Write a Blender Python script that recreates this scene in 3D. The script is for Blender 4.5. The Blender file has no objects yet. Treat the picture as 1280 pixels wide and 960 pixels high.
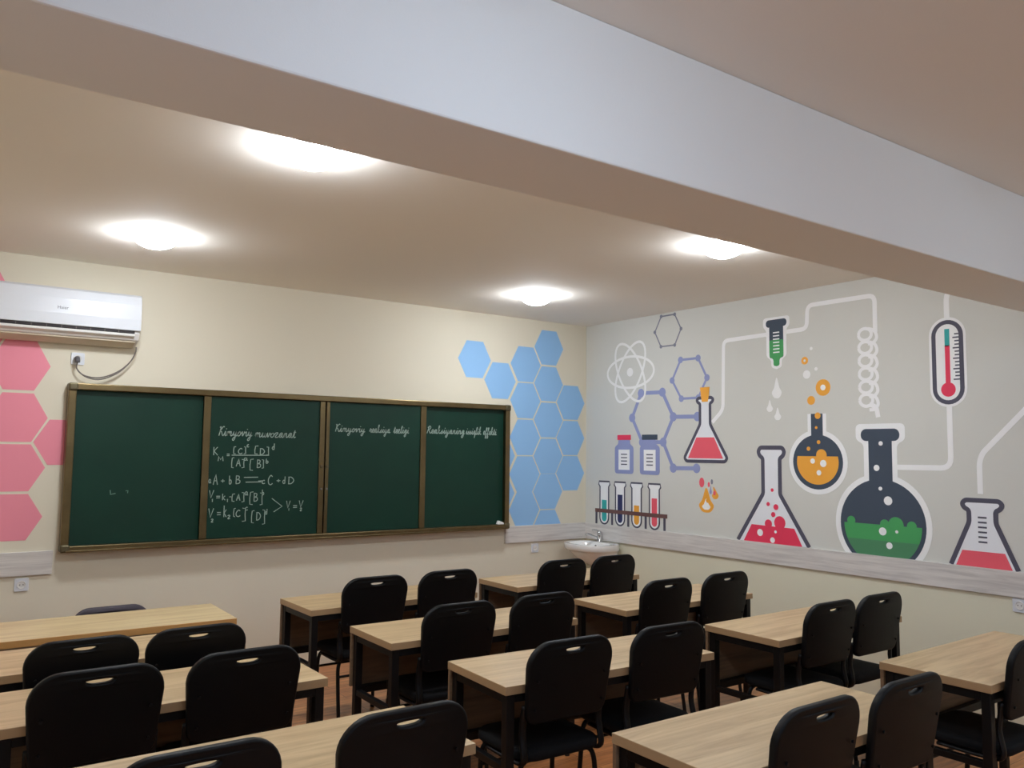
import bpy, bmesh, math, random
from mathutils import Vector, Matrix
random.seed(7)
PI = math.pi
scn = bpy.context.scene
COL = scn.collection

# ------------------------------------------------------------------ camera
CAM_POS = (-5.5866, -6.4251, 1.7167)
YAW, PITCH, ROLL, FPX = 0.6269, 0.0806, 0.0120, 1044.6
cd = bpy.data.cameras.new('camera'); cam = bpy.data.objects.new('camera', cd); COL.objects.link(cam)
cd.sensor_width = 36.0; cd.lens = 36.0*FPX/1280.0; cd.clip_start = 0.05; cd.clip_end = 100
_f = Vector((math.sin(YAW)*math.cos(PITCH), math.cos(YAW)*math.cos(PITCH), math.sin(PITCH)))
_r = Vector((math.cos(YAW), -math.sin(YAW), 0)); _u = _r.cross(_f)
_r2 = _r*math.cos(ROLL)+_u*math.sin(ROLL); _u2 = -_r*math.sin(ROLL)+_u*math.cos(ROLL)
cam.matrix_world = Matrix(((_r2.x, _u2.x, -_f.x, CAM_POS[0]), (_r2.y, _u2.y, -_f.y, CAM_POS[1]), (_r2.z, _u2.z, -_f.z, CAM_POS[2]), (0, 0, 0, 1)))
scn.camera = cam

# ------------------------------------------------------------------ world, exposure
w = bpy.data.worlds.new('evening_sky'); scn.world = w; w.use_nodes = True
w.node_tree.nodes['Background'].inputs[0].default_value = (0.42, 0.60, 1.0, 1)
w.node_tree.nodes['Background'].inputs[1].default_value = 1.5
scn.view_settings.view_transform = 'Standard'; scn.view_settings.look = 'None'
scn.view_settings.gamma = 1.0; scn.view_settings.exposure = 0.12
scn.view_settings.use_curve_mapping = False
LAMP_STRENGTH = 100.0
LAMP_COLOR = (0.92, 0.99, 1.07)
LAMP_COLOR_COOL = (0.77, 0.97, 1.23)

# room: front wall y=0, right wall x=0, metres
H = 3.0; XL = -6.1; YB = -9.0
BEAM_Y0, BEAM_Y1, BEAM_Z = -4.246, -4.636, 2.568
RAIL_Z0, RAIL_Z1 = 0.861, 1.017

# ------------------------------------------------------------------ materials
def lin(c):
    return tuple(((v/255.0)/12.92 if v/255.0 <= 0.04045 else ((v/255.0+0.055)/1.055)**2.4) for v in c)
MATS = {}
def mat(name, rgb, rough=0.6, metal=0.0, spec=0.5, noise=0.0, nscale=6.0, bump=0.0, bscale=200.0, coat=0.0, emit=None, estr=0.0):
    m = bpy.data.materials.new(name); m.use_nodes = True; MATS[name] = m
    nt = m.node_tree; b = nt.nodes['Principled BSDF']
    c = (*lin(rgb), 1)
    b.inputs['Base Color'].default_value = c; b.inputs['Roughness'].default_value = rough
    b.inputs['Metallic'].default_value = metal; b.inputs['Specular IOR Level'].default_value = spec
    b.inputs['Coat Weight'].default_value = coat; b.inputs['Coat Roughness'].default_value = 0.08
    tc = nt.nodes.new('ShaderNodeTexCoord')
    if noise:
        n = nt.nodes.new('ShaderNodeTexNoise'); n.inputs['Scale'].default_value = nscale; n.inputs['Detail'].default_value = 5
        nt.links.new(tc.outputs['Object'], n.inputs['Vector'])
        r = nt.nodes.new('ShaderNodeValToRGB')
        r.color_ramp.elements[0].position = 0.3; r.color_ramp.elements[1].position = 0.7
        r.color_ramp.elements[0].color = tuple(v*(1-noise) for v in c[:3])+(1,)
        r.color_ramp.elements[1].color = tuple(min(1, v*(1+noise)) for v in c[:3])+(1,)
        nt.links.new(n.outputs['Fac'], r.inputs['Fac']); nt.links.new(r.outputs['Color'], b.inputs['Base Color'])
    if bump:
        n2 = nt.nodes.new('ShaderNodeTexNoise'); n2.inputs['Scale'].default_value = bscale; n2.inputs['Detail'].default_value = 3
        nt.links.new(tc.outputs['Object'], n2.inputs['Vector'])
        bp = nt.nodes.new('ShaderNodeBump'); bp.inputs['Strength'].default_value = bump; bp.inputs['Distance'].default_value = 0.002
        nt.links.new(n2.outputs['Fac'], bp.inputs['Height']); nt.links.new(bp.outputs['Normal'], b.inputs['Normal'])
    if emit:
        b.inputs['Emission Color'].default_value = (*emit, 1); b.inputs['Emission Strength'].default_value = estr
    return m
def wood(name, dark, light, rough=0.45, scale=(3.0, 60.0, 60.0), detail=6, mid=0.5, coat=0.0, edge=None):
    m = bpy.data.materials.new(name); m.use_nodes = True; MATS[name] = m
    nt = m.node_tree; b = nt.nodes['Principled BSDF']
    tc = nt.nodes.new('ShaderNodeTexCoord'); mp = nt.nodes.new('ShaderNodeMapping'); mp.inputs['Scale'].default_value = scale
    oi = nt.nodes.new('ShaderNodeObjectInfo'); ad = nt.nodes.new('ShaderNodeVectorMath'); ad.operation = 'ADD'
    sc = nt.nodes.new('ShaderNodeVectorMath'); sc.operation = 'SCALE'; sc.inputs['Scale'].default_value = 37.0
    nt.links.new(oi.outputs['Random'], sc.inputs[0]); nt.links.new(tc.outputs['Object'], mp.inputs['Vector'])
    nt.links.new(mp.outputs['Vector'], ad.inputs[0]); nt.links.new(sc.outputs['Vector'], ad.inputs[1])
    n = nt.nodes.new('ShaderNodeTexNoise'); n.inputs['Scale'].default_value = 1.0; n.inputs['Detail'].default_value = detail
    n.inputs['Roughness'].default_value = 0.62; n.inputs['Distortion'].default_value = 0.6
    nt.links.new(ad.outputs['Vector'], n.inputs['Vector'])
    r = nt.nodes.new('ShaderNodeValToRGB'); e = r.color_ramp.elements
    e[0].position = 0.32; e[0].color = (*lin(dark), 1); e[1].position = 0.62; e[1].color = (*lin(light), 1)
    nt.links.new(n.outputs['Fac'], r.inputs['Fac']); nt.links.new(r.outputs['Color'], b.inputs['Base Color'])
    if edge:   # plain edge banding on the sides of the board
        sp = nt.nodes.new('ShaderNodeSeparateXYZ'); ab = nt.nodes.new('ShaderNodeMath'); ab.operation = 'ABSOLUTE'
        gt = nt.nodes.new('ShaderNodeMath'); gt.operation = 'GREATER_THAN'; gt.inputs[1].default_value = 0.6
        me_ = nt.nodes.new('ShaderNodeMixRGB'); me_.inputs[1].default_value = (*lin(edge), 1)
        nt.links.new(tc.outputs['Normal'], sp.inputs[0]); nt.links.new(sp.outputs['Z'], ab.inputs[0]); nt.links.new(ab.outputs[0], gt.inputs[0])
        nt.links.new(gt.outputs[0], me_.inputs[0]); nt.links.new(r.outputs['Color'], me_.inputs[2]); nt.links.new(me_.outputs[0], b.inputs['Base Color'])
    b.inputs['Roughness'].default_value = rough; b.inputs['Coat Weight'].default_value = coat
    bp = nt.nodes.new('ShaderNodeBump'); bp.inputs['Strength'].default_value = 0.15; bp.inputs['Distance'].default_value = 0.001
    nt.links.new(n.outputs['Fac'], bp.inputs['Height']); nt.links.new(bp.outputs['Normal'], b.inputs['Normal'])
    return m
def floor_material():
    m = bpy.data.materials.new('floor_laminate'); m.use_nodes = True; MATS['floor'] = m
    nt = m.node_tree; b = nt.nodes['Principled BSDF']
    tc = nt.nodes.new('ShaderNodeTexCoord')
    br = nt.nodes.new('ShaderNodeTexBrick'); br.inputs['Scale'].default_value = 1.0
    br.inputs['Brick Width'].default_value = 1.2; br.inputs['Row Height'].default_value = 0.16; br.inputs['Mortar Size'].default_value = 0.002
    br.inputs['Color1'].default_value = (*lin((208, 142, 88)), 1); br.inputs['Color2'].default_value = (*lin((184, 118, 70)), 1)
    br.inputs['Mortar'].default_value = (*lin((86, 42, 22)), 1)
    nt.links.new(tc.outputs['Object'], br.inputs['Vector'])
    mp = nt.nodes.new('ShaderNodeMapping'); mp.inputs['Scale'].default_value = (2.0, 22.0, 1.0)
    nt.links.new(tc.outputs['Object'], mp.inputs['Vector'])
    n = nt.nodes.new('ShaderNodeTexNoise'); n.inputs['Scale'].default_value = 1.5; n.inputs['Detail'].default_value = 6
    nt.links.new(mp.outputs['Vector'], n.inputs['Vector'])
    r = nt.nodes.new('ShaderNodeValToRGB'); r.color_ramp.elements[0].color = (0.55, 0.5, 0.45, 1); r.color_ramp.elements[1].color = (1.2, 1.2, 1.2, 1)
    r.color_ramp.elements[0].position = 0.3; r.color_ramp.elements[1].position = 0.7
    nt.links.new(n.outputs['Fac'], r.inputs['Fac'])
    mx = nt.nodes.new('ShaderNodeMixRGB'); mx.blend_type = 'MULTIPLY'; mx.inputs[0].default_value = 1.0
    nt.links.new(br.outputs['Color'], mx.inputs[1]); nt.links.new(r.outputs['Color'], mx.inputs[2])
    nt.links.new(mx.outputs['Color'], b.inputs['Base Color']); b.inputs['Roughness'].default_value = 0.28
    return m
def two_tone_wall(name, lower, upper, zsplit):
    m = mat(name, upper, 0.75, bump=0.25, bscale=320)
    nt = m.node_tree; b = nt.nodes['Principled BSDF']
    g = nt.nodes.new('ShaderNodeNewGeometry'); s = nt.nodes.new('ShaderNodeSeparateXYZ'); gt = nt.nodes.new('ShaderNodeMath')
    gt.operation = 'GREATER_THAN'; gt.inputs[1].default_value = zsplit
    mx = nt.nodes.new('ShaderNodeMixRGB'); mx.inputs[1].default_value = (*lin(lower), 1); mx.inputs[2].default_value = (*lin(upper), 1)
    nt.links.new(g.outputs['Position'], s.inputs[0]); nt.links.new(s.outputs['Z'], gt.inputs[0])
    nt.links.new(gt.outputs[0], mx.inputs[0]); nt.links.new(mx.outputs[0], b.inputs['Base Color'])
    return m

mat('wall_cream', (226, 218, 198), 0.72, bump=0.25, bscale=320)
two_tone_wall('wall_mural', (226, 222, 198), (216, 215, 208), 0.94)
mat('ceiling_white', (246, 240, 230), 0.85, bump=0.1, bscale=260)
mat('beam_white', (240, 238, 234), 0.8, bump=0.1, bscale=260)
floor_material()
wood('rail_laminate', (196, 190, 186), (224, 219, 214), 0.5, (26.0, 2.2, 40.0))
wood('rail_laminate_x', (196, 190, 186), (224, 219, 214), 0.5, (2.2, 26.0, 40.0))
wood('oak', (180, 150, 110), (210, 182, 140), 0.42, (1.6, 20.0, 20.0), edge=(176, 144, 106))
wood('oak_shaded', (108, 86, 64), (132, 106, 80), 0.5, (2.2, 34.0, 34.0))  # same oak as the tops; shade on the modesty panels put into the colour
wood('oak_warm', (196, 168, 124), (222, 200, 156), 0.42, (1.6, 20.0, 20.0), edge=(206, 154, 92))
mat('black_steel', (11, 10, 11), 0.45, metal=0.0, spec=0.3)
mat('black_vinyl', (9, 10, 12), 0.46, spec=0.22, bump=0.2, bscale=420)
mat('black_fabric', (10, 10, 12), 0.8, spec=0.25, bump=0.4, bscale=700)
mat('grey_vinyl', (62, 54, 64), 0.55, bump=0.2, bscale=420)
mat('rubber', (26, 26, 27), 0.7)
mat('screw_steel', (150, 148, 144), 0.35, metal=1.0)
mat('brass', (120, 105, 76), 0.34, metal=1.0, noise=0.12, nscale=9)
mat('brass_cap', (104, 96, 74), 0.45, metal=0.8)
mat('board_green', (9, 50, 38), 0.45, spec=0.3, noise=0.10, nscale=3.2)
mat('chalk', (158, 176, 166), 0.95)
mat('chalk_faint', (110, 140, 128), 0.95)
mat('chalk_white', (240, 240, 236), 0.9)
mat('plastic_white', (224, 227, 233), 0.2, spec=0.6, coat=0.5)
mat('plastic_matt', (228, 226, 222), 0.45)
mat('plastic_beige', (205, 192, 168), 0.55)
mat('vent_dark', (40, 34, 36), 0.6)
mat('logo_grey', (120, 124, 130), 0.4)
mat('socket_hole', (120, 118, 120), 0.5)
mat('cord_grey', (112, 104, 98), 0.55)
mat('plug_grey', (92, 90, 94), 0.5)
mat('ceramic', (243, 240, 236), 0.12, spec=0.6, coat=0.6)
mat('chrome', (205, 206, 208), 0.12, metal=1.0)
mat('drain_dark', (30, 28, 28), 0.5)
mat('lamp_plate', (235, 235, 235), 0.5)
mat('lamp_glow', (250, 250, 250), 0.5, emit=LAMP_COLOR, estr=LAMP_STRENGTH)
mat('lamp_glow_cool', (250, 250, 250), 0.5, emit=LAMP_COLOR_COOL, estr=LAMP_STRENGTH*0.62)
mat('hex_blue', (148, 194, 238), 0.7, bump=0.2, bscale=320)
mat('hex_pink', (240, 146, 164), 0.7, bump=0.2, bscale=320)
mat('ink_white', (250, 250, 250), 0.7)
mat('ink_pale', (248, 247, 245), 0.7)
mat('ink_glass', (240, 241, 246), 0.7)
mat('ink_slate', (62, 74, 90), 0.7)
mat('ink_outline', (82, 80, 96), 0.7)
mat('ink_red', (236, 58, 92), 0.7)
mat('ink_coral', (242, 96, 112), 0.7)
mat('ink_orange', (246, 172, 62), 0.7)
mat('ink_teal', (52, 172, 170), 0.7)
mat('ink_navy', (46, 52, 98), 0.7)
mat('ink_green', (72, 164, 94), 0.7)
mat('ink_green_dark', (76, 138, 96), 0.7)
mat('ink_lilac', (148, 156, 200), 0.7)
mat('ink_grey', (132, 134, 148), 0.7)
mat('ink_brown', (112, 78, 74), 0.7)
mat('ink_white_line', (250, 249, 249), 0.7)
mat('frame_white', (235, 235, 232), 0.5)
mat('door_wood', (120, 82, 52), 0.5)
g = bpy.data.materials.new('pane_glass'); g.use_nodes = True; MATS['pane_glass'] = g
_nt = g.node_tree; _nt.nodes.clear()
_o = _nt.nodes.new('ShaderNodeOutputMaterial'); _m = _nt.nodes.new('ShaderNodeMixShader'); _t = _nt.nodes.new('ShaderNodeBsdfTransparent'); _g = _nt.nodes.new('ShaderNodeBsdfGlossy')
_g.inputs['Roughness'].default_value = 0.02; _m.inputs[0].default_value = 0.08
_nt.links.new(_t.outputs[0], _m.inputs[1]); _nt.links.new(_g.outputs[0], _m.inputs[2]); _nt.links.new(_m.outputs[0], _o.inputs[0])

# ------------------------------------------------------------------ mesh helpers
class MB:
    def __init__(s): s.v = []; s.f = []
    def add(s, vs, fs):
        n = len(s.v); s.v += [tuple(v) for v in vs]; s.f += [tuple(i+n for i in f) for f in fs]; return s
    def box(s, x0, x1, y0, y1, z0, z1):
        return s.add([(x0,y0,z0),(x1,y0,z0),(x1,y1,z0),(x0,y1,z0),(x0,y0,z1),(x1,y0,z1),(x1,y1,z1),(x0,y1,z1)],
                     [(0,3,2,1),(4,5,6,7),(0,1,5,4),(1,2,6,5),(2,3,7,6),(3,0,4,7)])
    def tube(s, pts, r, n=8, cap=True, ry=None):
        pts = [Vector(p) for p in pts]; rings = []
        up0 = None
        for i, p in enumerate(pts):
            t = (pts[min(i+1, len(pts)-1)]-pts[max(i-1, 0)]).normalized()
            if up0 is None:
                up0 = Vector((0,0,1)) if abs(t.z) < 0.9 else Vector((1,0,0))
            a = (up0-t*up0.dot(t)).normalized(); b = t.cross(a); up0 = a
            rings.append([p+a*math.cos(2*PI*k/n)*r+b*math.sin(2*PI*k/n)*(ry or r) for k in range(n)])
        vs = [v for ring in rings for v in ring]; fs = []
        for i in range(len(rings)-1):
            for k in range(n):
                fs.append((i*n+k, i*n+(k+1) % n, (i+1)*n+(k+1) % n, (i+1)*n+k))
        if cap:
            fs.append(tuple(range(n-1, -1, -1))); fs.append(tuple((len(rings)-1)*n+k for k in range(n)))
        return s.add(vs, fs)
    def loft(s, rings, cap0=True, cap1=True):
        n = len(rings[0]); vs = [v for r in rings for v in r]; fs = []
        for i in range(len(rings)-1):
            for k in range(n):
                fs.append((i*n+k, i*n+(k+1) % n, (i+1)*n+(k+1) % n, (i+1)*n+k))
        if cap0: fs.append(tuple(range(n-1, -1, -1)))
        if cap1: fs.append(tuple((len(rings)-1)*n+k for k in range(n)))
        return s.add(vs, fs)
    def lathe(s, prof, cx=0, cy=0, n=32):
        return s.loft([[(cx+r*math.cos(2*PI*k/n), cy+r*math.sin(2*PI*k/n), z) for k in range(n)] for r, z in prof])
    def prism(s, pts, fn, d0, d1):
        n = len(pts)
        return s.add([fn(a, b, d0) for a, b in pts]+[fn(a, b, d1) for a, b in pts],
                     [tuple(range(n-1, -1, -1)), tuple(range(n, 2*n))]+[(k, (k+1) % n, n+(k+1) % n, n+k) for k in range(n)])
    def build(s, name, m, parent=None, smooth=False, bevel=0.0, seg=2):
        me = bpy.data.meshes.new(name); me.from_pydata([tuple(v) for v in s.v], [], s.f)
        bm = bmesh.new(); bm.from_mesh(me); bmesh.ops.recalc_face_normals(bm, faces=bm.faces); bm.to_mesh(me); bm.free()
        me.materials.append(MATS[m])
        if smooth:
            for p in me.polygons: p.use_smooth = True
        o = bpy.data.objects.new(name, me); COL.objects.link(o)
        if parent: o.parent = parent
        if bevel:
            b = o.modifiers.new('bevel', 'BEVEL'); b.width = bevel; b.segments = seg; b.limit_method = 'ANGLE'; b.angle_limit = 0.7
        return o
def smooth_angle(o, ang=0.6):
    me = o.data
    for p in me.polygons: p.use_smooth = True
    bm = bmesh.new(); bm.from_mesh(me)
    for e in bm.edges:
        if len(e.link_faces) == 2 and e.calc_face_angle(0) > ang: e.smooth = False
    bm.to_mesh(me); bm.free()
    return o
def tag(o, label=None, cat=None, group=None, kind=None):
    if label: o['label'] = label
    if cat: o['category'] = cat
    if group: o['group'] = group
    if kind: o['kind'] = kind
    return o
def empty(name, loc=(0,0,0), rz=0.0):
    o = bpy.data.objects.new(name, None); COL.objects.link(o); o.location = loc; o.rotation_euler = (0,0,rz)
    o.empty_display_size = 0.1
    return o
def copy_tree(o, parent=None):
    c = o.copy(); COL.objects.link(c); c.parent = parent
    for ch in list(o.children): copy_tree(ch, c)
    return c
def crom(pts, k=6, closed=False):
    pts = [Vector(p) for p in pts]; out = []; n = len(pts)
    rng = n if closed else n-1
    for i in range(rng):
        if closed: p0, p1, p2, p3 = pts[(i-1) % n], pts[i], pts[(i+1) % n], pts[(i+2) % n]
        else: p0, p1, p2, p3 = pts[max(i-1,0)], pts[i], pts[i+1], pts[min(i+2,n-1)]
        for j in range(k):
            t = j/k
            out.append(0.5*((2*p1)+(p2-p0)*t+(2*p0-5*p1+4*p2-p3)*t*t+(3*p1-p0-3*p2+p3)*t*t*t))
    if not closed: out.append(pts[-1])
    return out
def rrect(x0, x1, y0, y1, r, n=6):
    out = []
    for cx, cy, a0 in ((x1-r, y1-r, 0), (x0+r, y1-r, PI/2), (x0+r, y0+r, PI), (x1-r, y0+r, 1.5*PI)):
        for k in range(n+1):
            a = a0+PI/2*k/n; out.append((cx+r*math.cos(a), cy+r*math.sin(a)))
    return out
def circle(cx, cy, r, n=24, ry=None):
    return [(cx+r*math.cos(2*PI*k/n), cy+(ry or r)*math.sin(2*PI*k/n)) for k in range(n)]

# ------------------------------------------------------------------ room shell
def struct(name, mb, m, bevel=0.0, parent=None):
    o = mb.build(name, m, parent, bevel=bevel)
    if not parent: o['kind'] = 'structure'
    return o
T = 0.2
tag(struct('floor', MB().box(XL-T, T, YB-T, T, -0.15, 0.0), 'floor'), 'glossy orange-brown laminate floor', 'floor')
tag(struct('ceiling', MB().box(XL-T, T, YB-T, T, H, H+0.2), 'ceiling_white'), 'plain white plastered ceiling', 'ceiling')
tag(struct('ceiling_beam', MB().box(XL, 0.0, BEAM_Y1, BEAM_Y0, BEAM_Z, H), 'beam_white', 0.006), 'white boxed beam crossing the ceiling', 'beam')
tag(struct('wall_front', MB().box(XL-T, T, 0.0, T, 0.0, H), 'wall_cream'), 'cream plastered wall behind the blackboard', 'wall')
tag(struct('wall_right', MB().box(0.0, T, YB-T, 0.0, 0.0, H), 'wall_mural'), 'grey-beige wall with the chemistry mural', 'wall')
tag(struct('wall_back', MB().box(XL-T, 0.0, YB-T, YB, 0.0, H), 'wall_cream'), 'cream wall at the back of the classroom', 'wall')
wl = MB(); wins = [(-8.3, -5.4)]; wz0, wz1 = 0.95, 2.45
ys = [YB]+[v for a in wins for v in a]+[0.0]
for i in range(0, len(ys), 2): wl.box(XL-T, XL, ys[i], ys[i+1], 0.0, H)
for a, b in wins: wl.box(XL-T, XL, a, b, 0.0, wz0); wl.box(XL-T, XL, a, b, wz1, H)
tag(struct('wall_left', wl, 'wall_cream'), 'cream window wall on the left', 'wall')
for i, (a, b) in enumerate(wins):
    wn = empty('window_%d' % (i+1), (XL-0.1, (a+b)/2, wz0)); wn['kind'] = 'structure'
    tag(wn, 'white framed window in the left wall', 'window')
    hw = (b-a)/2; hh = wz1-wz0
    fr = MB(); fr.box(-.03,.03,-hw,-hw+.06,0,hh); fr.box(-.03,.03,hw-.06,hw,0,hh); fr.box(-.03,.03,-hw,hw,0,.06); fr.box(-.03,.03,-hw,hw,hh-.06,hh); fr.box(-.03,.03,-.03,.03,0,hh)
    fr.build('window_frame', 'frame_white', wn)
    for s0, s1 in ((-hw+.06, -.03), (.03, hw-.06)):
        MB().box(-.004, .004, s0, s1, .06, hh-.06).build('pane', 'pane_glass', wn)
# chair-rail boards
def rail(name, mb, m, label):
    o = struct(name, mb, m, 0.002); tag(o, label, 'trim')
rail('trim_1', MB().box(XL, -4.735, -0.018, 0.0, RAIL_Z0, RAIL_Z1), 'rail_laminate_x', 'pale wood-grain wall rail left of the blackboard')
rail('trim_2', MB().box(-0.999, -0.018, -0.018, 0.0, RAIL_Z0, RAIL_Z1), 'rail_laminate_x', 'pale wood-grain wall rail between blackboard and corner')
rail('trim_3', MB().box(-0.018, 0.0, YB, 0.0, RAIL_Z0, RAIL_Z1), 'rail_laminate', 'pale wood-grain wall rail under the chemistry mural')

# ------------------------------------------------------------------ ceiling lamps
def lamp_proto():
    r = empty('ceiling_lamp')
    MB().lathe([(0.118, -0.0), (0.118, -0.018), (0.05, -0.019)], n=32).build('mount_plate', 'lamp_plate', r, smooth=False)
    prof = [(0.090, -0.0195), (0.124, -0.0195), (0.128, -0.024)]
    a0 = math.radians(24)
    for k in range(0, 13):
        a = a0+(PI/2-a0)*k/12; prof.append((max(0.001, 0.129*math.cos(a)/math.cos(a0)), -0.028-0.056*(math.sin(a)-math.sin(a0))/(1-math.sin(a0))))
    MB().lathe(prof, n=40).build('diffuser', 'lamp_glow', r, smooth=True)
    return r
LP = lamp_proto()
lamps = [((-4.24, -3.08), 'biggest glowing ceiling lamp, partly hidden by the beam, nearest the camera'),
         ((-4.42, -1.11), 'round glowing ceiling lamp above the air conditioner side of the blackboard'),
         ((-1.45, -1.04), 'round glowing ceiling lamp nearest the room corner above the blue hexagons'),
         ((-1.58, -3.09), 'round glowing ceiling lamp touching the beam edge in front of the mural wall'),
         ((-1.62, -6.35), 'round ceiling lamp behind the beam on the mural side'),
         ((-4.40, -5.75), 'round ceiling lamp behind the beam on the window side'),
         ((-1.62, -8.0), 'round ceiling lamp at the back of the room on the mural side'),
         ((-4.40, -8.0), 'round ceiling lamp at the back of the room on the window side')]
for i, ((x, y), lb) in enumerate(lamps):
    o = LP if i == 0 else copy_tree(LP)
    o.location = (x, y, H); tag(o, lb, 'lamp', 'round ceiling lamps')
    if i >= 4:   # the back bay is fitted with cooler lamps
        d_ = [c for c in o.children if c.name.startswith('diffuser')][0]
        d_.data = d_.data.copy() if i == 4 else COOL; COOL = d_.data
        COOL.materials[0] = MATS['lamp_glow_cool']

# ------------------------------------------------------------------ blackboard
BX0, BX1, BZ0, BZ1 = -4.702, -1.003, 1.0045, 2.1476
bb = empty('blackboard', ((BX0+BX1)/2, 0, BZ0)); OX, OZ = (BX0+BX1)/2, BZ0
tag(bb, 'wide four-panel green chalkboard with bronze frame on the front wall', 'blackboard')
def bbox_(name, x0, x1, y0, y1, z0, z1, m, parent=bb, bev=0.0):
    return MB().box(x0-OX, x1-OX, y0, y1, z0-OZ, z1-OZ).build(name, m, parent, bevel=bev)
bbox_('backing', BX0+.01, BX1-.01, -.018, -.002, BZ0+.01, BZ1-.01, 'vent_dark')
bbox_('frame_rail', BX0+.03, BX1-.03, -.082, -.002, BZ1-.045, BZ1, 'brass', bev=.006)
fr_ = bbox_('frame_rail', BX0+.03, BX1-.03, -.088, -.002, BZ0, BZ0+.042, 'brass', bev=.006)
bbox_('chalk_ledge', BX0+.03, BX1-.03, -.108, -.086, BZ0, BZ0+.014, 'brass', bev=.003)
bbox_('frame_stile', BX0, BX0+.05, -.080, -.002, BZ0+.04, BZ1-.04, 'brass', bev=.006)
bbox_('frame_stile', BX1-.05, BX1, -.080, -.002, BZ0+.04, BZ1-.04, 'brass', bev=.006)
for x in (BX0, BX1-.055):
    for z in (BZ0-.002, BZ1-.053):
        bbox_('corner_cap', x-.002, x+.057, -.092, -.001, z, z+.055, 'brass_cap', bev=.012)
Z0, Z1 = BZ0+.040, BZ1-.043
P1 = bbox_('panel', BX0+.048, -3.78, -.036, -.019, Z0, Z1, 'board_green')
P4 = bbox_('panel', -1.93, BX1-.048, -.036, -.019, Z0, Z1, 'board_green')
P2 = bbox_('panel', -3.80, -2.842, -.058, -.042, Z0+.004, Z1-.004, 'board_green')
P3 = bbox_('panel', -2.828, -1.90, -.058, -.042, Z0+.004, Z1-.004, 'board_green')
for P_, a, b in ((P2, -3.800, -3.747), (P2, -2.885, -2.840), (P3, -2.830, -2.800), (P3, -1.955, -1.900)):
    bbox_('edge_strip', a, b, -.070, -.0415, Z0+.002, Z1-.002, 'brass', P_, .005)
for P_, x in ((P2, -2.862), (P3, -2.815)):
    lk = MB().tube([(x-OX, -.069, 1.578-OZ), (x-OX, -.082, 1.578-OZ)], .012, 12).build('lock', 'brass_cap', P_, bevel=.002)
    MB().tube([(x-OX, -.069, 1.40-OZ), (x-OX, -.080, 1.40-OZ)], .008, 12).build('lock', 'screw_steel', P_)

# chalk handwriting: flat strokes lying on the panels
def ribbon(mb, pts, wd, fn, d0, d1):
    pts = [Vector((p[0], p[1])) for p in pts]
    L = []; R = []
    for i, p in enumerate(pts):
        t = pts[min(i+1, len(pts)-1)]-pts[max(i-1, 0)]
        if t.length < 1e-9: t = Vector((1, 0))
        t.normalize(); n = Vector((-t.y, t.x))*wd/2; L.append(p+n); R.append(p-n)
    n = len(pts)
    vs = [fn(v.x, v.y, d1) for v in L]+[fn(v.x, v.y, d1) for v in R]+[fn(v.x, v.y, d0) for v in L]+[fn(v.x, v.y, d0) for v in R]
    fs = []
    for i in range(n-1):
        fs += [(i, i+1, n+i+1, n+i), (2*n+i, i, i+1, 2*n+i+1)[::-1], (n+i, n+i+1, 3*n+i+1, 3*n+i)]
    fs += [(0, n, 3*n, 2*n), (n-1, 2*n-1, 4*n-1, 3*n-1)]
    mb.add(vs, fs)
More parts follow.
